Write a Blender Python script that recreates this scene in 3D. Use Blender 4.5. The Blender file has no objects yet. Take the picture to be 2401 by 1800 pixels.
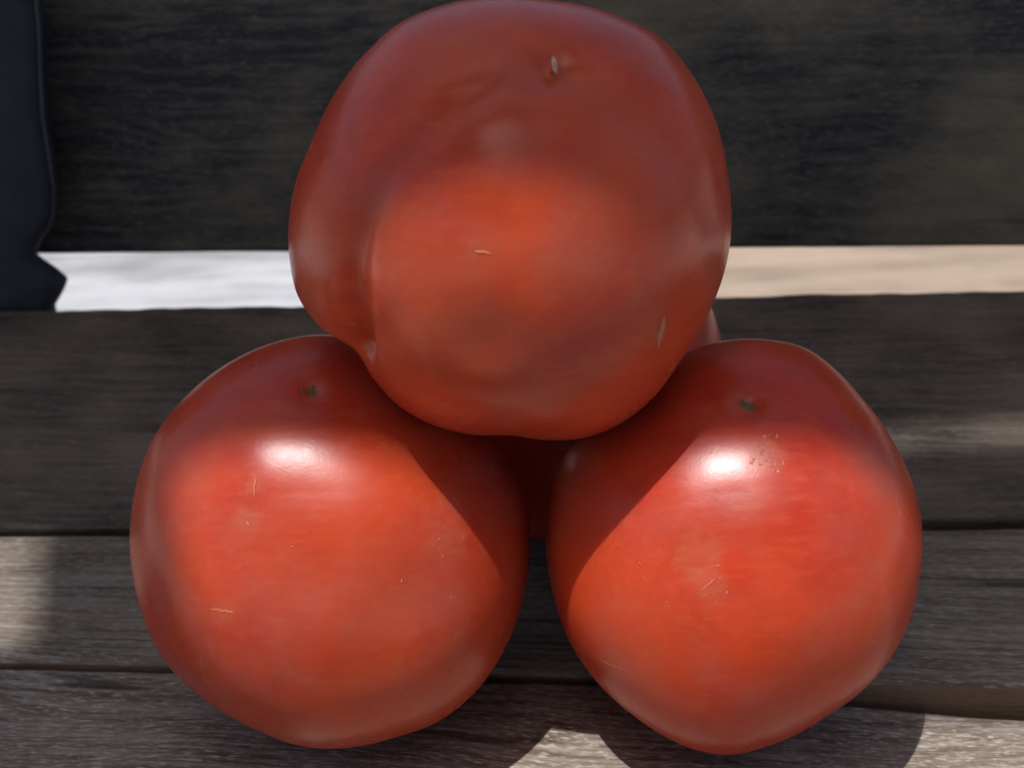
import bpy, bmesh, math, random
import numpy as np
from mathutils import Vector, Matrix, noise as mnoise

# ------------------------------------------------------------------ camera, sky, sun
S = bpy.context.scene
COL = S.collection
R = math.radians
random.seed(7)
rng = np.random.default_rng(7)

PITCH, ROLL = R(27), R(2.4)
cam_d = bpy.data.cameras.new('camera')
cam = bpy.data.objects.new('camera', cam_d)
COL.objects.link(cam)
fw = Vector((0, math.cos(PITCH), -math.sin(PITCH)))
u0 = Vector((0, math.sin(PITCH), math.cos(PITCH)))
r0 = Vector((1, 0, 0))
rt = r0 * math.cos(ROLL) - u0 * math.sin(ROLL)
up = u0 * math.cos(ROLL) + r0 * math.sin(ROLL)
m = Matrix((rt, up, -fw)).transposed().to_4x4()
m.translation = (0, -.2245, .19)
cam.matrix_world = m
cam_d.sensor_width = 36
cam_d.lens = 18 / math.tan(R(21))
cam_d.clip_start, cam_d.clip_end = .01, 200
cam_d.dof.use_dof = True
cam_d.dof.focus_distance = .24
cam_d.dof.aperture_fstop = 24
S.camera = cam

SUN = Vector((-.185, -.235, 1.0)).normalized()          # towards the sun
w = bpy.data.worlds.new('World')
S.world = w
w.use_nodes = True
nt = w.node_tree
sky = nt.nodes.new('ShaderNodeTexSky')
sky.sky_type = 'NISHITA'
sky.sun_disc = False
sky.air_density = .8
sky.dust_density = 3
sky.ozone_density = .5
sky.sun_elevation = math.asin(SUN.z)
sky.sun_rotation = math.atan2(SUN.x, SUN.y)
nt.links.new(sky.outputs[0], nt.nodes['Background'].inputs[0])
nt.nodes['Background'].inputs[1].default_value = .112
sd = bpy.data.lights.new('sun', 'SUN')
sd.energy = 3.9
sd.angle = R(.53)
sd.color = (1, .985, .97)
so = bpy.data.objects.new('sun', sd)
COL.objects.link(so)
so.rotation_euler = SUN.to_track_quat('Z', 'Y').to_euler()
so.location = SUN * 3
S.view_settings.view_transform = 'Standard'
S.view_settings.look = 'None'
S.view_settings.exposure = .12
S.view_settings.gamma = 1


# ------------------------------------------------------------------ helpers
def tag(o, label=None, cat=None, group=None, kind=None):
    if label: o['label'] = label
    if cat: o['category'] = cat
    if group: o['group'] = group
    if kind: o['kind'] = kind
    return o


def link(name, mesh, mat, parent=None):
    o = bpy.data.objects.new(name, mesh)
    COL.objects.link(o)
    if mat: mesh.materials.append(mat)
    if parent: o.parent = parent
    return o


def mesh_from(name, verts, faces, smooth=True):
    me = bpy.data.meshes.new(name)
    me.from_pydata([tuple(v) for v in verts], [], [tuple(f) for f in faces])
    me.update()
    if smooth: me.polygons.foreach_set('use_smooth', [True] * len(me.polygons))
    bm = bmesh.new(); bm.from_mesh(me)
    bmesh.ops.recalc_face_normals(bm, faces=bm.faces)
    bm.to_mesh(me); bm.free()
    return me


class NT:
    """small node-tree writer"""
    def __init__(s, name):
        s.m = bpy.data.materials.new(name); s.m.use_nodes = True
        s.t = s.m.node_tree; s.b = s.t.nodes['Principled BSDF']
        s.co = s.t.nodes.new('ShaderNodeTexCoord').outputs['Object']
    def n(s, k, **kw):
        n = s.t.nodes.new(k)
        for a, b in kw.items():
            if a.startswith('i_'):
                key = a[2:]; key = int(key) if key.isdigit() else key.replace('_', ' ')
                s.put(n.inputs[key], b)
            else: setattr(n, a, b)
        return n
    def put(s, sock, v):
        if isinstance(v, bpy.types.NodeSocket): s.t.links.new(v, sock)
        else: sock.default_value = v
    def mapping(s, scale, rot=(0, 0, 0), loc=(0, 0, 0), src=None):
        return s.n('ShaderNodeMapping', i_Vector=src or s.co, i_Scale=scale, i_Rotation=rot, i_Location=loc).outputs[0]
    def noise(s, vec, scale, detail=4, rough=.55, dist=0):
        return s.n('ShaderNodeTexNoise', i_Vector=vec, i_Scale=scale, i_Detail=detail, i_Roughness=rough, i_Distortion=dist).outputs[0]
    def ramp(s, fac, stops):
        r = s.n('ShaderNodeValToRGB', i_0=fac); e = r.color_ramp.elements
        while len(e) < len(stops): e.new(.5)
        for q, (p, c) in zip(e, stops):
            q.position = p; q.color = (c, c, c, 1) if not isinstance(c, tuple) else (*c, 1)
        return r.outputs[0]
    def mix(s, f, a, b, mode='MIX'):
        n = s.n('ShaderNodeMix', data_type='RGBA', blend_type=mode)
        for i, v in ((0, f), (6, a), (7, b)):
            if isinstance(v, tuple): v = (*v, 1)
            s.put(n.inputs[i], v)
        return n.outputs[2]
    def math(s, op, a, b=0.):
        return s.n('ShaderNodeMath', operation=op, i_0=a, i_1=b).outputs[0]
    def bump(s, h, strength, dist, prev=None):
        n = s.n('ShaderNodeBump', i_Height=h, i_Strength=strength, i_Distance=dist)
        if prev: s.put(n.inputs['Normal'], prev)
        return n.outputs[0]
    def set(s, **kw):
        for k, v in kw.items():
            if isinstance(v, tuple) and len(v) == 3 and k in ('Base_Color',): v = (*v, 1)
            s.put(s.b.inputs[k.replace('_', ' ')], v)
        return s.m


# ------------------------------------------------------------------ materials
def wood(name, dark, mid, pale, seed, fibre=1., rough=.62, slant=0.03, lines=.75, big=(18, 45, 45), sharp=(.3, .7)):
    t = NT(name)
    warp = t.noise(t.mapping((6, 14, 14), loc=(seed, 0, 0)), 1, 2)
    co = t.n('ShaderNodeVectorMath', operation='ADD', i_0=t.co,
             i_1=t.n('ShaderNodeVectorMath', operation='SCALE', i_0=t.n('ShaderNodeCombineXYZ', i_1=warp, i_2=warp).outputs[0], i_Scale=.02).outputs[0]).outputs[0]
    big = t.noise(t.mapping(big, loc=(seed, seed, 0), rot=(0, 0, slant)), 1, 5, .6)
    grain = t.noise(t.mapping((28, 900, 500), loc=(seed, 0, 3), rot=(0, 0, slant), src=co), 1, 4, .6)
    fib = t.noise(t.mapping((330, 2500, 1600), loc=(0, seed, 0), rot=(0, 0, slant * 1.5), src=co), 1, 3, .6)
    line = t.noise(t.mapping((9, 210, 120), loc=(seed * 2, 0, 0), rot=(0, 0, slant * 2.2), src=co), 1, 2, .5)
    c = t.mix(t.ramp(big, [(sharp[0], 0.), (sharp[1], 1.)]), dark, mid)
    c = t.mix(t.ramp(grain, [(.40, 0.), (.75, min(.55, .7 * fibre))]), c, pale)
    c = t.mix(t.ramp(fib, [(.52, 0.), (.70, .8 * fibre)]), c, pale)
    c = t.mix(t.ramp(line, [(.29, lines), (.37, 0.)]), c, tuple(v * .35 for v in dark))
    h = t.math('ADD', t.math('MULTIPLY', grain, .6), t.math('ADD', t.math('MULTIPLY', fib, .5), t.math('MULTIPLY', t.ramp(line, [(.27, 0.), (.38, 1.)]), .7)))
    nb = t.bump(big, .5, .0012)
    nb = t.bump(h, .8, .00045, nb)
    return t.set(Base_Color=c, Roughness=t.math('ADD', t.math('MULTIPLY', fib, .2), rough - .1), Normal=nb, IOR=1.4, Specular_IOR_Level=.28)


def tomato_skin(name, red, orange, seed, rough=.31):
    t = NT(name)
    v = t.mapping((1, 1, 1), loc=(seed, seed * .7, 0))
    big = t.noise(v, 24, 3, .5)
    mid = t.noise(v, 75, 4, .6)
    streak = t.noise(t.mapping((170, 900, 900), loc=(seed, 0, 0), rot=(.2, .1, .5)), 1, 4, .6)
    fine = t.noise(v, 2100, 3, .6)
    vor = t.n('ShaderNodeTexVoronoi', i_Vector=v, i_Scale=520.)
    size = t.n('ShaderNodeSeparateColor', i_0=vor.outputs['Color']).outputs[0]
    dot = t.ramp(t.math('SUBTRACT', vor.outputs['Distance'], t.math('MULTIPLY', size, .16)), [(.0, 1.), (.06, 0.)])
    bloom = t.noise(t.mapping((1, 1, 1), loc=(seed * 3, 2, seed)), 62, 2, .45)
    c = t.mix(t.ramp(big, [(.33, .05), (.66, .9)]), red, orange)
    c = t.mix(t.ramp(mid, [(.45, 0.), (.75, .4)]), c, tuple(min(1, q * 1.25) for q in orange))
    c = t.mix(t.math('MULTIPLY', t.ramp(streak, [(.48, 0.), (.75, .7)]), .42), c, (.62, .13, .06))
    c = t.mix(t.ramp(bloom, [(.46, 0.), (.72, .34)]), c, (.42, .125, .088))
    c = t.mix(t.math('MULTIPLY', dot, t.ramp(big, [(.5, 0.), (.7, .16)])), c, (.7, .28, .12))
    wear = t.n('ShaderNodeAttribute', attribute_name='wear').outputs['Fac']
    cork = t.n('ShaderNodeAttribute', attribute_name='cork').outputs['Fac']
    wn = t.math('MULTIPLY', wear, t.ramp(streak, [(.3, .35), (.65, 1.)]))
    c = t.mix(wn, c, (.45, .125, .065))
    c = t.mix(cork, c, (.10, .055, .022))
    nb = t.bump(bloom, .12, .0010)
    nb = t.bump(mid, .09, .0008, nb)
    nb = t.bump(fine, .2, .00006, nb)
    nb = t.bump(streak, t.math('ADD', .05, t.math('MULTIPLY', wear, .2)), .00008, nb)
    ro = t.math('ADD', t.math('ADD', t.math('MULTIPLY', mid, .14), rough - .07), t.math('MULTIPLY', t.math('ADD', wn, cork), .18))
    t.set(Base_Color=c, Roughness=ro, Normal=nb, IOR=1.42, Subsurface_Weight=.75, Subsurface_Scale=.007, Specular_IOR_Level=.40)
    t.b.inputs['Subsurface Radius'].default_value = (1, .22, .1)
    return t.m


def plain(name, a, b, scale, rough=.6, bump=.0003, **kw):
    t = NT(name)
    n = t.noise(t.mapping((1, 1, 1)), scale, 5, .6)
    return t.set(Base_Color=t.mix(t.ramp(n, [(.3, 0.), (.7, 1.)]), a, b), Roughness=rough, Normal=t.bump(n, .5, bump), **kw)


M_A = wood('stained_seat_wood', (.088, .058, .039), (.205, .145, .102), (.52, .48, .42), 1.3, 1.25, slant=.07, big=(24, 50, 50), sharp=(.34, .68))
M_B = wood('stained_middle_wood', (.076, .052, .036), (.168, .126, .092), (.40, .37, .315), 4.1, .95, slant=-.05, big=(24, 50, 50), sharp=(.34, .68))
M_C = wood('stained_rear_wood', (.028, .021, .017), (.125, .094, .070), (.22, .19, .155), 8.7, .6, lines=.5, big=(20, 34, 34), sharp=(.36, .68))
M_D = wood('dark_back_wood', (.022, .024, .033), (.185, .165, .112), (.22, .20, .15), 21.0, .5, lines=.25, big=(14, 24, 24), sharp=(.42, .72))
M_METAL = plain('dark_blue_grey_metal', (.016, .019, .030), (.028, .033, .047), 90, .75, .0001, Metallic=.2)
M_SLAB_W = wood('whitewashed_deck_wood', (.17, .168, .17), (.41, .41, .42), (.66, .655, .65), 2.2, .6, big=(4, 26, 26), sharp=(.36, .56))
M_SLAB_T = wood('tan_deck_wood', (.18, .13, .095), (.35, .265, .195), (.49, .39, .30), 5.2, .5, big=(4, 26, 26), sharp=(.34, .56))
M_GROUND = plain('pale_gravel', (.24, .215, .18), (.36, .325, .28), 60, .9, .004)
M_EDGE = wood('raw_brown_board_edge', (.12, .075, .05), (.17, .11, .075), (.24, .17, .125), 6.6, .3, rough=.42)
M_EDGE_LIGHT = plain('painted_edge_highlight', (.024, .030, .048), (.036, .045, .068), 300, .5, .0001)  # lighter blue-grey paints the sky highlight along the bracket edge
M_REFLECTION_SLAB = plain('added_slab_stone', (.48, .46, .43), (.60, .58, .54), 40, .8, .002)
M_ROUGH = plain('rough_pink_scar', (.50, .07, .035), (.58, .13, .08), 1800, .4, .0002)
M_SHADE_PLANK = wood('added_shade_plank_wood', (.10, .085, .07), (.16, .14, .12), (.25, .22, .2), 3.3, .4)
M_SCAR_B = plain('brown_green_scar', (.07, .062, .025), (.19, .16, .08), 2500, .8, .0002)
M_SCAR_P = plain('pale_corky_scar', (.43, .10, .05), (.53, .17, .095), 1500, .6, .0002)
M_SCAR_O = plain('orange_scratch', (.50, .085, .022), (.57, .13, .04), 1200, .55, .0002)
M_TIP = plain('glossy_tip_painted_glint', (.45, .20, .14), (.66, .46, .38), 900, .14, .0001)  # glossy tip; its glint is also put into the pale base colour
M_T1 = tomato_skin('tomato_skin_dull', (.37, .026, .016), (.56, .082, .022), .31, .26)
M_T2 = tomato_skin('tomato_skin_speckled', (.37, .025, .015), (.54, .070, .020), 3.6, .28)
M_T3 = tomato_skin('tomato_skin_bright', (.39, .023, .013), (.56, .062, .015), 5.9, .29)
M_T4 = tomato_skin('tomato_skin_deep', (.36, .024, .016), (.48, .05, .02), 8.3)

# ------------------------------------------------------------------ measured shapes (outline radii in mm about each centre)
LEFT = dict(c=(-0.0382, 0.00225, 0.04059), frame=[[0.9899, 0.1019, -0.0985], [0.0259, 0.5531, 0.8327], [0.1393, -0.8269, 0.5448]], rf=0.04, rb=0.038, out=[40.41, 40.57, 40.02, 38.83, 37.79, 37.44, 38.22, 39.03, 40.23, 41.47, 41.56, 41.31, 41.0, 40.68, 40.45, 40.24, 39.61, 39.04, 38.74, 38.53, 38.58, 38.96, 38.94, 38.77, 38.72, 39.02, 39.9, 40.38, 40.53, 40.82, 41.7, 41.85, 41.63, 41.13, 40.75, 40.52])
RIGHT = dict(c=(0.04293, -0.00248, 0.03836), frame=[[0.9856, -0.1649, 0.0376], [0.0611, 0.5549, 0.8297], [-0.1577, -0.8154, 0.5569]], rf=0.04, rb=0.038, out=[35.9, 36.26, 36.59, 36.93, 37.63, 38.58, 40.24, 41.81, 41.75, 41.24, 40.18, 38.73, 37.01, 36.65, 37.1, 38.41, 38.24, 37.63, 37.46, 37.18, 37.26, 37.62, 37.88, 38.15, 38.56, 39.33, 40.0, 39.85, 38.49, 37.34, 36.42, 36.27, 36.16, 36.03, 35.84, 35.65])
BACK = dict(c=(0.01702, 0.06877, 0.03964), frame=[[0.9978, -0.065, -0.0138], [0.0419, 0.4539, 0.8901], [-0.0516, -0.8887, 0.4556]], rf=0.038, rb=0.036, out=[35.36, 35.58, 35.95, 36.68, 37.49, 38.31, 38.97, 39.24, 39.49, 39.7, 39.62, 39.5, 39.38, 39.25, 39.07, 38.72, 38.36, 38.0, 37.74, 37.56, 37.39, 37.46, 38.14, 38.85, 39.46, 39.43, 39.32, 39.11, 38.67, 38.22, 37.72, 36.9, 36.03, 35.18, 35.01, 35.18])
TOP = dict(c=(0.00083, 0.00651, 0.10593), frame=[[0.9991, -0.0175, -0.0381], [0.0418, 0.3415, 0.9389], [-0.0034, -0.9397, 0.342]], rf=0.038, rb=0.05, out=[39.94, 39.85, 40.38, 40.89, 41.32, 41.67, 40.75, 39.84, 39.12, 39.18, 39.29, 39.44, 39.59, 38.92, 38.44, 38.05, 38.04, 38.91, 39.64, 40.32, 40.67, 39.2, 36.67, 38.13, 39.47, 39.8, 39.66, 39.2, 40.66, 41.99, 42.19, 41.49, 40.27, 39.81, 39.83, 39.96])
TOP_F = dict(grooveL=[(0.153, 0.553, 0.819), (-0.12, 0.444, 0.888), (-0.342, 0.312, 0.887), (-0.465, 0.179, 0.867), (-0.549, 0.009, 0.836), (-0.591, -0.148, 0.793), (-0.61, -0.295, 0.736), (-0.63, -0.423, 0.651), (-0.662, -0.571, 0.485)], grooveR=[(0.196, 0.554, 0.809), (0.321, 0.455, 0.831), (0.496, 0.349, 0.795), (0.651, 0.219, 0.727), (0.79, 0.046, 0.611), (0.888, -0.125, 0.443)], tip=[(0.171, 0.588, 0.79)], dash=[(-0.121, -0.109, 0.987), (-0.065, -0.115, 0.991)], scar=[(0.601, -0.371, 0.708), (0.591, -0.503, 0.631)], fleck=[(-0.699, -0.442, 0.562), (-0.677, -0.464, 0.572)], dimple=[(-0.071, -0.453, 0.889)], lower=[(-0.056, -0.676, 0.734)])
LEFT_F = dict(tip=[(-0.08, 0.679, 0.73)], dash=[(-0.509, -0.282, 0.813), (-0.412, -0.298, 0.861)], v=[(-0.564, -0.479, 0.673), (-0.567, -0.57, 0.595)], v2=[(-0.325, 0.298, 0.897), (-0.331, 0.195, 0.923)], specks=[(0.554, 0.156, 0.818), (0.498, 0.048, 0.866), (0.115, 0.054, 0.992), (-0.212, -0.217, 0.953), (0.676, -0.157, 0.72), (0.485, -0.072, 0.872), (0.309, -0.179, 0.934), (0.524, -0.252, 0.814), (0.545, -0.417, 0.728), (0.335, -0.808, 0.485), (0.458, -0.783, 0.42), (0.614, 0.047, 0.788), (-0.358, 0.081, 0.93), (0.216, 0.153, 0.964), (-0.014, 0.846, 0.533), (-0.378, 0.12, 0.918), (-0.162, -0.021, 0.987), (0.581, 0.007, 0.814), (0.466, -0.001, 0.885)])
RIGHT_F = dict(tip=[(0.073, 0.632, 0.771)], rough=[(0.127, 0.436, 0.891), (0.156, 0.386, 0.909), (0.185, 0.357, 0.916), (0.107, 0.375, 0.921), (0.137, 0.475, 0.869)], circ=[(-0.166, -0.043, 0.985)], scr=[(-0.633, -0.531, 0.563), (-0.498, -0.563, 0.659)], scr2=[(-0.136, -0.189, 0.973), (-0.078, -0.139, 0.987)], specks=[(-0.403, -0.08, 0.912), (-0.078, 0.205, 0.976), (-0.02, 0.167, 0.986), (-0.068, -0.084, 0.994), (-0.058, -0.138, 0.989), (-0.117, -0.208, 0.971), (0.088, 0.158, 0.984), (0.107, 0.163, 0.981), (0.029, 0.187, 0.982), (-0.029, -0.196, 0.98), (-0.284, -0.243, 0.927), (0.203, -0.132, 0.97)])


# ------------------------------------------------------------------ tomatoes
def radial(d, T):
    p = T.get('p', 2.15)
    rr = np.array(T['out']) / 1000
    dx, du, dv = d.T
    az = np.arctan2(du, dx) % (2 * np.pi); s = np.hypot(dx, du)
    n = len(rr); t = az / (2 * np.pi) * n; i = np.floor(t).astype(int); u = t - i
    a, b, c, e = rr[(i - 1) % n], rr[i % n], rr[(i + 1) % n], rr[(i + 2) % n]
    rs = sum(np.roll(rr, k) * q for k, q in zip(range(-5, 6), (1, 2, 3, 4, 5, 5, 5, 4, 3, 2, 1))) / 35
    ro = .5 * (2 * b + (c - a) * u + (2 * a - 5 * b + 4 * c - e) * u * u + (3 * b - a - 3 * c + e) * u ** 3)
    sm = rs[i % n] * (1 - u) + rs[(i + 1) % n] * u
    k = np.clip((s - .35) / .6, 0, 1); k = k * k * (3 - 2 * k)
    ro = sm + (ro - sm) * k
    rd = np.where(dv > 0, T['rf'], T['rb'])
    return ((s / ro) ** p + (np.abs(dv) / rd) ** p) ** (-1 / p)


def polydist(d, poly):
    """angular distance from directions d to a path of directions"""
    pts = []
    for a, b in zip(poly[:-1], poly[1:]):
        a, b = np.array(a), np.array(b)
        for k in range(40): pts.append(a + (b - a) * k / 40)
    pts.append(np.array(poly[-1])); P = np.array(pts); P /= np.linalg.norm(P, axis=1)[:, None]
    best = np.full(len(d), 9.); arg = np.zeros(len(d))
    for k, q in enumerate(P):
        a = np.arccos(np.clip(d @ q, -1, 1)); mk = a < best
        best[mk] = a[mk]; arg[mk] = k / (len(P) - 1)
    return best, arg


def surf(d, T):
    d = np.atleast_2d(np.array(d, float)); d = d / np.linalg.norm(d, axis=1)[:, None]
    r = radial(d, T)
    for path, depth, width, fade in T.get('grooves', []):
        a, k = polydist(d, path)
        r = r - depth * np.exp(-(a / width) ** 2) * np.interp(k, [0, .3, .85, 1], fade)
    for c, depth, width in T.get('dents', []):
        c = np.array(c) / np.linalg.norm(c)
        a = np.arccos(np.clip(d @ c, -1, 1))
        r = r - depth * np.exp(-(a / width) ** 2)
    return d, r


def world_pt(d, T):
    d, r = surf(d, T)
    return (d * r[:, None]) @ np.array(T['frame'])     # relative to the centre


def build_tomato(T, mat, label, level=7, others=()):
    bm = bmesh.new(); bmesh.ops.create_icosphere(bm, subdivisions=level, radius=1)
    me = bpy.data.meshes.new('tomato'); bm.to_mesh(me); bm.free()
    n = len(me.vertices); co = np.empty(n * 3, np.float32); me.vertices.foreach_get('co', co)
    d = co.reshape(-1, 3).astype(float)
    d, r = surf(d, T)
    nz = np.array([mnoise.noise(Vector(q * 2.3 + T['seed'])) for q in d])
    r = r * (1 + T.get('lump', .009) * nz * d[:, 2] ** 2)
    P = (d * r[:, None]) @ np.array(T['frame'])
    for O in others:                                   # flattened where a neighbour presses on it
        F = np.array(O['frame']); off = np.array(T['c']) - np.array(O['c'])
        for _ in range(14):
            q = (P + off) @ F.T; L = np.linalg.norm(q, axis=1)
            pen = radial(q / L[:, None], O) + .0001 - L
            k = pen > 0
            if not k.any(): break
            Ln = np.linalg.norm(P[k], axis=1)
            P[k] *= (1 - .7 * pen[k] / Ln)[:, None]
    for an in ('wear', 'cork'):
        at = np.zeros(n)
        for c, width, amt, ring in T.get(an, []):
            c = np.array(c) / np.linalg.norm(c)
            a = np.arccos(np.clip(d @ c, -1, 1)); k = np.flatnonzero(a < width * 2.5)
            wob = np.array([1 + .45 * mnoise.noise(Vector(q * 14)) + .35 * mnoise.noise(Vector(q * 45)) for q in d[k]])
            q = a[k] / (width * wob)
            at[k] = np.maximum(at[k], amt * np.clip(np.exp(-q * q * q * q) * (1 - ring * np.exp(-(q / .55) ** 2)), 0, 1))
        me.attributes.new(an, 'FLOAT', 'POINT').data.foreach_set('value', at.astype(np.float32))
    me.vertices.foreach_set('co', P.astype(np.float32).ravel())
    me.polygons.foreach_set('use_smooth', [True] * len(me.polygons)); me.update()
    o = link('tomato', me, mat)
    o.location = T['c']
    tag(o, label, 'tomato', 'stacked tomatoes')
    return o


def normal_at(d, T):
    d = np.array(d, float); d /= np.linalg.norm(d)
    a = np.cross(d, (0, 1, .3)); a /= np.linalg.norm(a); b = np.cross(d, a)
    e = 1e-2
    p = world_pt([d, d + a * e, d + b * e], T)
    nn = np.cross(p[1] - p[0], p[2] - p[0]); nn /= np.linalg.norm(nn)
    if nn @ p[0] < 0: nn = -nn
    return p[0], nn


def ribbon(verts, faces, T, d0, d1, width, height, wob=.2, n=10):
    """slim raised scar along the skin, tapering at both ends"""
    d0, d1 = np.array(d0), np.array(d1); base = len(verts)
    for k in range(n + 1):
        t = k / n; d = d0 + (d1 - d0) * t
        p, nn = normal_at(d, T)
        p2, _ = normal_at(d + (d1 - d0) * .05, T)
        tg = p2 - p; tg /= np.linalg.norm(tg); sd = np.cross(nn, tg)
        wd = width * (math.sin(math.pi * (.06 + .88 * t)) ** .6) * (1 + random.uniform(-wob, wob))
        j = sd * width * random.uniform(-wob, wob)
        for s, h in ((-1, -.3), (-.55, .75), (0, 1), (.55, .75), (1, -.3)):
            verts.append(p + j + sd * wd * s * .5 + nn * height * h)
        if k:
            for q in range(4):
                a = base + (k - 1) * 5 + q; faces.append((a, a + 1, a + 6, a + 5))


def lens(verts, faces, T, d, rx, ry, height, ang=0., jag=.25, n=9):
    p, nn = normal_at(d, T); base = len(verts)
    a = np.cross(nn, (.2, .1, 1)); a /= np.linalg.norm(a); b = np.cross(nn, a)
    a, b = a * math.cos(ang) + b * math.sin(ang), b * math.cos(ang) - a * math.sin(ang)
    for k in range(n):
        f = 2 * math.pi * k / n; q = 1 + random.uniform(-jag, jag)
        o = a * rx * math.cos(f) * q + b * ry * math.sin(f) * q
        verts.append(p + o - nn * height * .4); verts.append(p + o * .6 + nn * height * .7)
    verts.append(p + nn * height)
    for k in range(n):
        i, j = base + 2 * k, base + 2 * ((k + 1) % n)
        faces.append((i, j, j + 1, i + 1)); faces.append((i + 1, j + 1, base + 2 * n))


def part(name, parent, mat, fn, **kw):
    v, f = [], []
    fn(v, f)
    o = link(name, mesh_from(name, v, f), mat, parent)
    for k, x in kw.items(): o[k] = x
    return o


def mid_of(p): return tuple((np.array(p[0]) + np.array(p[-1])) / 2)


TOP.update(lump=.005, seed=1.7, rf=.0425, p=2.06,
           grooves=[(TOP_F['grooveL'], .0029, .08, [.05, .45, 1, 1]), (TOP_F['grooveR'], .0018, .15, [.8, 1, .45, 0])],
           dents=[(TOP_F['tip'][0], .0016, .10), (TOP_F['tip'][0], -.0019, .022), ((0, -.02, 1), -.0012, .42), (TOP_F['dimple'][0], .0008, .16), (TOP_F['lower'][0], -.0007, .2)],
           wear=[(mid_of(TOP_F['scar']), .035, .6, .3), (TOP_F['dash'][0], .03, .4, 0), (TOP_F['fleck'][0], .02, .6, 0)])
LEFT.update(seed=5.1, dents=[(LEFT_F['tip'][0], .0008, .09), (LEFT_F['tip'][0], .0006, .03), ((-.45, .1, .88), .0006, .25), ((.3, -.3, .9), .0005, .2), ((.28, .12, .95), -.0010, .26)],
            grooves=[([(-.10, .05, 1), (-.10, .32, .94), (-.10, .62, .75)], .0011, .30, [.7, 1, 1, .7])],
            wear=[(mid_of(LEFT_F['dash']), .05, .5, 0), (mid_of(LEFT_F['v']), .05, .5, 0), (mid_of(LEFT_F['v2']), .04, .5, 0), ((.5, -.03, .86), .12, .45, 0), ((-.36, .10, .92), .07, .5, 0), (LEFT_F['tip'][0], .05, .7, 0)],
            cork=[(LEFT_F['tip'][0], .024, .8, 0)])
RIGHT.update(seed=9.4, grooves=[([(.02, .08, 1), (-.02, .34, .94), (-.06, .62, .75)], .0010, .28, [.7, 1, 1, .7])], dents=[(RIGHT_F['tip'][0], .0008, .08), (RIGHT_F['tip'][0], .0006, .03), (RIGHT_F['circ'][0], .0007, .085), (RIGHT_F['circ'][0], -.0004, .05), ((.3, -.6, .74), .0006, .25)],
             wear=[(RIGHT_F['circ'][0], .11, .75, .55), ((-.10, -.17, .98), .07, .6, 0), ((.14, .40, .90), .08, .6, 0), ((-.55, -.56, .62), .10, .5, 0), (RIGHT_F['tip'][0], .05, .7, 0), ((.05, .17, .98), .08, .35, 0)],
             cork=[(RIGHT_F['tip'][0], .024, .85, 0)])
BACK.update(seed=14.2)

t_top = build_tomato(TOP, M_T1, 'large ribbed dull red tomato on top of the pile, tiny pointed tip uppermost')
t_left = build_tomato(LEFT, M_T2, 'speckled red tomato at bottom left with an orange scratch low on its side', others=(TOP,))
t_right = build_tomato(RIGHT, M_T3, 'bright orange red tomato at bottom right with a rough scar beside its highlight', others=(TOP,))
t_back = build_tomato(BACK, M_T4, 'shaded tomato behind the other three, only a sliver of its edge showing', 6, others=(TOP, RIGHT))

F = TOP_F
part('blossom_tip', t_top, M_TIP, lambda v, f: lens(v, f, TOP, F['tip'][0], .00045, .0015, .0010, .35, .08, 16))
part('skin_scar', t_top, M_SCAR_O, lambda v, f: ribbon(v, f, TOP, *F['dash'], .0006, .0001))
part('skin_scar', t_top, M_SCAR_P, lambda v, f: ribbon(v, f, TOP, *F['scar'], .0014, .00007))
part('skin_scar', t_top, M_SCAR_P, lambda v, f: ribbon(v, f, TOP, *F['fleck'], .0005, .00015))
L = LEFT_F


def crumbs(T, c, n, spread, size):
    def fn(v, f):
        for _ in range(n):
            d = np.array(c) + rng.normal(0, spread, 3)
            lens(v, f, T, d, size * rng.uniform(.5, 1.3), size * rng.uniform(.5, 1.3), size * .5, rng.uniform(0, 3), .35, 7)
    return fn


part('blossom_scar', t_left, M_SCAR_B, lambda v, f: (lens(v, f, LEFT, L['tip'][0], .0008, .0011, .0003, .5, .4, 11), crumbs(LEFT, L['tip'][0], 6, .02, .0005)(v, f)))
part('skin_scratch', t_left, M_SCAR_O, lambda v, f: ribbon(v, f, LEFT, *L['dash'], .0009, .00012))
part('skin_scratch', t_left, M_SCAR_O, lambda v, f: ribbon(v, f, LEFT, *L['v'], .0004, .00006))
part('skin_scratch', t_left, M_SCAR_O, lambda v, f: ribbon(v, f, LEFT, *L['v2'], .0004, .00006))


def specks(T, ds, size):
    def fn(v, f):
        for d in ds:
            lens(v, f, T, d, size * random.uniform(.6, 1.6), size * random.uniform(.4, .9), size * .4, random.uniform(0, 3), .4, 7)
            for _ in range(3):
                e = np.array(d) + rng.normal(0, .03, 3)
                lens(v, f, T, e, size * .4, size * .3, size * .25, random.uniform(0, 3), .4, 6)
    return fn


part('skin_specks', t_left, M_SCAR_P, specks(LEFT, L['specks'], .00027), kind='stuff')
Q = RIGHT_F
part('blossom_scar', t_right, M_SCAR_B, lambda v, f: (lens(v, f, RIGHT, Q['tip'][0], .0009, .0009, .0004, .2, .35, 11), crumbs(RIGHT, Q['tip'][0], 4, .02, .0004)(v, f)))


def rough(v, f):
    for c in Q['rough']:
        for _ in range(5):
            d = np.array(c) + rng.normal(0, .022, 3)
            lens(v, f, RIGHT, d, .0005 * rng.uniform(.4, 1.5), .00025 * rng.uniform(.5, 1.5), .00012, rng.uniform(0, 3), .4, 7)


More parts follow.
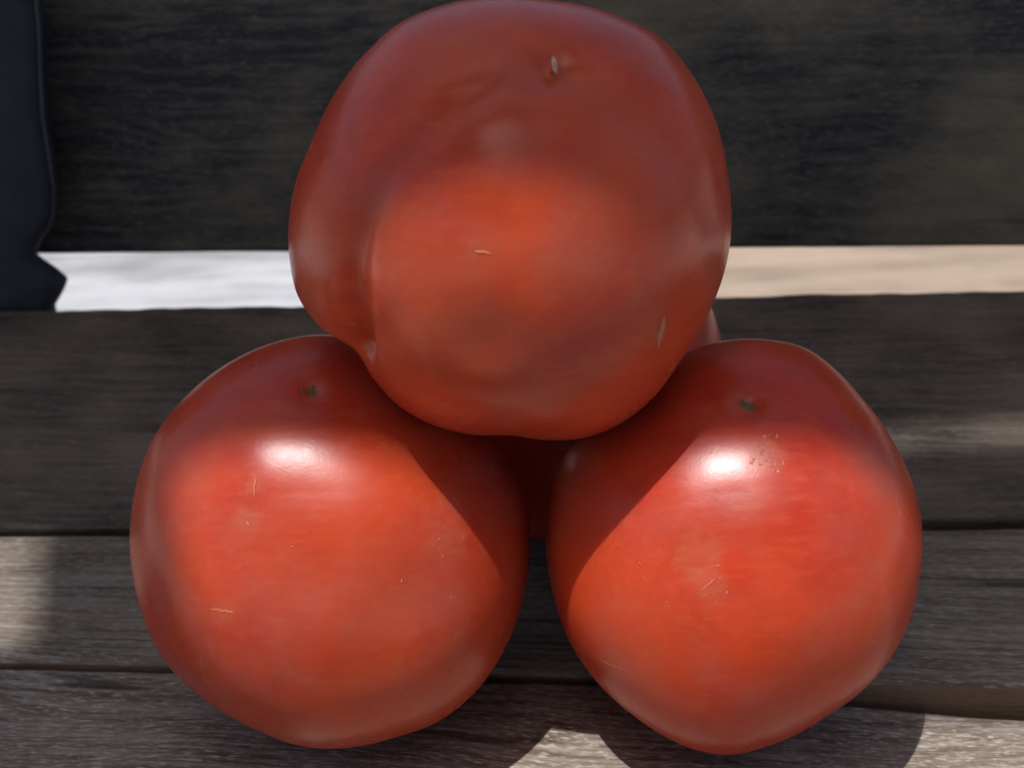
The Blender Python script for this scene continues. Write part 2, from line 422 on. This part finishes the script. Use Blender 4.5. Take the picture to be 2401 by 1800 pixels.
part('rough_scar', t_right, M_ROUGH, rough, kind='stuff')
part('skin_scratch', t_right, M_SCAR_P, lambda v, f: ribbon(v, f, RIGHT, *Q['scr'], .0005, .00006))
part('skin_scratch', t_right, M_SCAR_P, lambda v, f: ribbon(v, f, RIGHT, *Q['scr2'], .0003, .00005))
part('skin_specks', t_right, M_SCAR_P, specks(RIGHT, Q['specks'], .00025), kind='stuff')


# ------------------------------------------------------------------ bench
def board_mesh(name, x0, x1, y0, y1, z0, z1, rad, nx=160, wob=.0004, seed=0, sag=None):
    prof = []
    for cy, cz, a0 in ((y1 - rad, z1 - rad, 0), (y0 + rad, z1 - rad, 90), (y0 + rad, z0 + rad, 180), (y1 - rad, z0 + rad, 270)):
        for k in range(4):
            a = R(a0 + 30 * k); prof.append((cy + rad * math.cos(a), cz + rad * math.sin(a)))
    P = len(prof); V, Fc = [], []
    for i in range(nx + 1):
        x = x0 + (x1 - x0) * i / nx
        for y, z in prof:
            e = Vector((x * 45, y * 20 + seed, z * 20))
            e2 = Vector((x * 160, y * 20 + seed, z * 20))
            k = mnoise.noise(e) * wob + mnoise.noise(e2) * wob * .5
            kz = 0 if sag is None else sag(x)
            V.append((x, y + k * (1 if y > (y0 + y1) / 2 else -1), z + .15 * k + kz))
        if i:
            for q in range(P):
                a, b = (i - 1) * P + q, (i - 1) * P + (q + 1) % P
                Fc.append((a, b, b + P, a + P))
    Fc.append(tuple(range(P))); Fc.append(tuple(reversed(range(nx * P, nx * P + P))))
    return mesh_from(name, V, Fc)


bench = bpy.data.objects.new('wooden_bench', None)
COL.objects.link(bench)
bench.location = (0, 0, 0)
bench.rotation_euler = (0, 0, R(-5.3))
tag(bench, 'dark stained wooden bench of horizontal boards carrying the piled tomatoes', 'bench')


def sagA(x):
    t = min(1, max(0, (x - .02) / .09))
    return -.010 * max(0, x + .038) - .0055 * t * t * (3 - 2 * t) - .0002


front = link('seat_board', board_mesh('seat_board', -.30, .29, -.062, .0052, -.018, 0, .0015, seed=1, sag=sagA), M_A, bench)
front.location.y = .001; front.rotation_euler.z = -.010
mid = link('seat_board', board_mesh('seat_board', -.30, .29, .0075, .0645, -.018, 0, .0026, seed=5), M_B, bench)
for v in mid.data.vertices:
    if v.co.y > .04: v.co.y += .04 * v.co.x
mid.location.y = .001; mid.rotation_euler.z = -.010
mid.data.materials.append(M_EDGE)
for f in mid.data.polygons:
    if f.normal.y < -.8: f.material_index = 1
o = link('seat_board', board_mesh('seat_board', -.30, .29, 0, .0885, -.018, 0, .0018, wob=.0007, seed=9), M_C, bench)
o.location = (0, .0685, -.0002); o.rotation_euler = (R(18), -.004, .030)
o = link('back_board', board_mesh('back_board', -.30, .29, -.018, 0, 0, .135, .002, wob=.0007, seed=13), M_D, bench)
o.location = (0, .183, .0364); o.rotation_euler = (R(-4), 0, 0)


def upright(v, f):
    # outline of the flat metal end piece, in x and z, going up its inner edge
    e = [(-.1700, -.02), (-.1640, .008), (-.1600, .018), (-.1597, .0245), (-.1578, .0268), (-.1553, .0303), (-.1540, .0326), (-.1543, .0338), (-.1570, .0368), (-.1604, .0395),
         (-.1622, .0415), (-.1600, .046), (-.1545, .052), (-.1515, .058), (-.1500, .070), (-.1493, .0865), (-.1460, .108), (-.1442, .122), (-.144, .17)]
    rows = []
    for x, z in e:
        row = []
        for y, dx in ((.150, -.05), (.150, -.0042), (.1506, -.0022), (.1522, -.0006), (.1545, 0), (.1568, -.0006), (.159, -.004), (.159, -.05)):
            row.append(len(v)); v.append((x + dx, y, z))
        rows.append(row)
    for a, b in zip(rows[:-1], rows[1:]):
        for k in range(8): f.append((a[k], a[(k + 1) % 8], b[(k + 1) % 8], b[k]))
    f.append(tuple(rows[0])); f.append(tuple(reversed(rows[-1])))


br = part('metal_end_bracket', bench, M_METAL, upright)


def highlight_strip(v, f):
    e = [(-.1559, .0497), (-.1520, .0565), (-.1503, .064), (-.1497, .074), (-.1492, .0865), (-.1474, .0985), (-.1452, .111), (-.1441, .122), (-.1439, .17)]
    for i, (x, z) in enumerate(e):
        t = .0007 * min(1, .35 + i * .2)
        for k in range(6): v.append((x - .0006 + t * math.cos(k * math.pi / 3), .1518 + t * math.sin(k * math.pi / 3), z))
        if i:
            for k in range(6):
                a, c = (i - 1) * 6 + k, (i - 1) * 6 + (k + 1) % 6; f.append((a, c, c + 6, a + 6))


part('bracket_highlight', br, M_EDGE_LIGHT, highlight_strip)  # thin strip carrying the painted edge highlight
for x in (-.27, .26):                                     # legs, below the picture
    link('bench_leg', board_mesh('bench_leg', x - .02, x + .02, -.05, .15, -.45, -.019, .003, nx=4, seed=x), M_METAL, bench)

# ------------------------------------------------------------------ ground behind and below
def ground():
    V, Fc = [], []
    xs = np.linspace(-15, 15, 31); n = 31
    for y in xs:
        for x in xs: V.append((x, y, -.476))
    for i in range(n - 1):
        for j in range(n - 1): Fc.append((i * n + j, i * n + j + 1, (i + 1) * n + j + 1, (i + 1) * n + j))
    return mesh_from('ground', V, Fc)


g = link('ground', ground(), M_GROUND)
tag(g, 'pale gravel ground around and beneath the bench', kind='structure')
for k, (y, dz) in enumerate(((1.05, 0), (1.19, .002), (1.33, 0), (1.47, .001), (1.61, 0))):
    for x0, x1, mt in ((-1.4, .005, M_SLAB_W), (.010, 1.4, M_SLAB_T)):
        link('deck_board', board_mesh('deck_board', x0, x1, y, y + .134, -.474, -.45 + dz, .003, nx=40, wob=.001, seed=k + x0), mt, g)

for x, y, sx, sy in ((2.5, -1.6, 1.1, .9), (-2.7, -1.4, 1.1, .9), (2.5, .5, 1.1, 1.0), (-2.7, .6, 1.1, 1.0)):  # unseen pale slabs added to mirror as bright spots on the tomatoes
    link('added_reflection_slab', board_mesh('added_reflection_slab', x - sx, x + sx, y - sy, y + sy, -.474, -.45, .006, nx=30, wob=.01, seed=x), M_REFLECTION_SLAB, g)

# ------------------------------------------------------------------ unseen planks added overhead, shaped to cast the broken shade
can = bpy.data.objects.new('added_shade_slats', None)
COL.objects.link(can); can.location = (.161 + 1.2 * SUN.x / SUN.z, .154 + 1.2 * SUN.y / SUN.z, 1.2)
tag(can, 'unseen planks added overhead to shade the bench and darken reflections', 'added shade')
for q in ([(-.75, -.75), (-.212, -.75), (-.212, -.131), (-.75, -.131)],
          [(-.275, -.1305), (.32, -.1305), (.32, -.0695), (-.290, -.0695)],
          [(-.2115, -.1535), (.32, -.181), (.32, -.131), (-.2115, -.131)],
          [(-.75, -.080), (-.2885, -.080), (-.291, -.0695), (-.75, -.0695)],
          [(-.75, -.069), (-.076, -.069), (-.076, -.060), (-.75, -.060)],
          [(-.75, -.0595), (.32, -.0595), (.32, .02), (-.75, .02)],
          [(-.75, .0205), (.32, .0205), (.32, .10), (-.75, .10)],
          *[[(-1.3, -.95 - .3 * k), (1.05, -.95 - .3 * k), (1.05, -.66 - .3 * k), (-1.3, -.66 - .3 * k)] for k in range(1, 8)],  # front planks added to darken the sky mirrored in the skins
          [(-.75, .1005), (.32, .1005), (.32, .18), (-.75, .18)]):
    V = [(x, y, z) for z in (0, .012) for x, y in q]
    Fc = [(3, 2, 1, 0), (4, 5, 6, 7)] + [(k, (k + 1) % 4, (k + 1) % 4 + 4, k + 4) for k in range(4)]
    link('added_shade_plank', mesh_from('added_shade_plank', V, Fc, False), M_SHADE_PLANK, can)
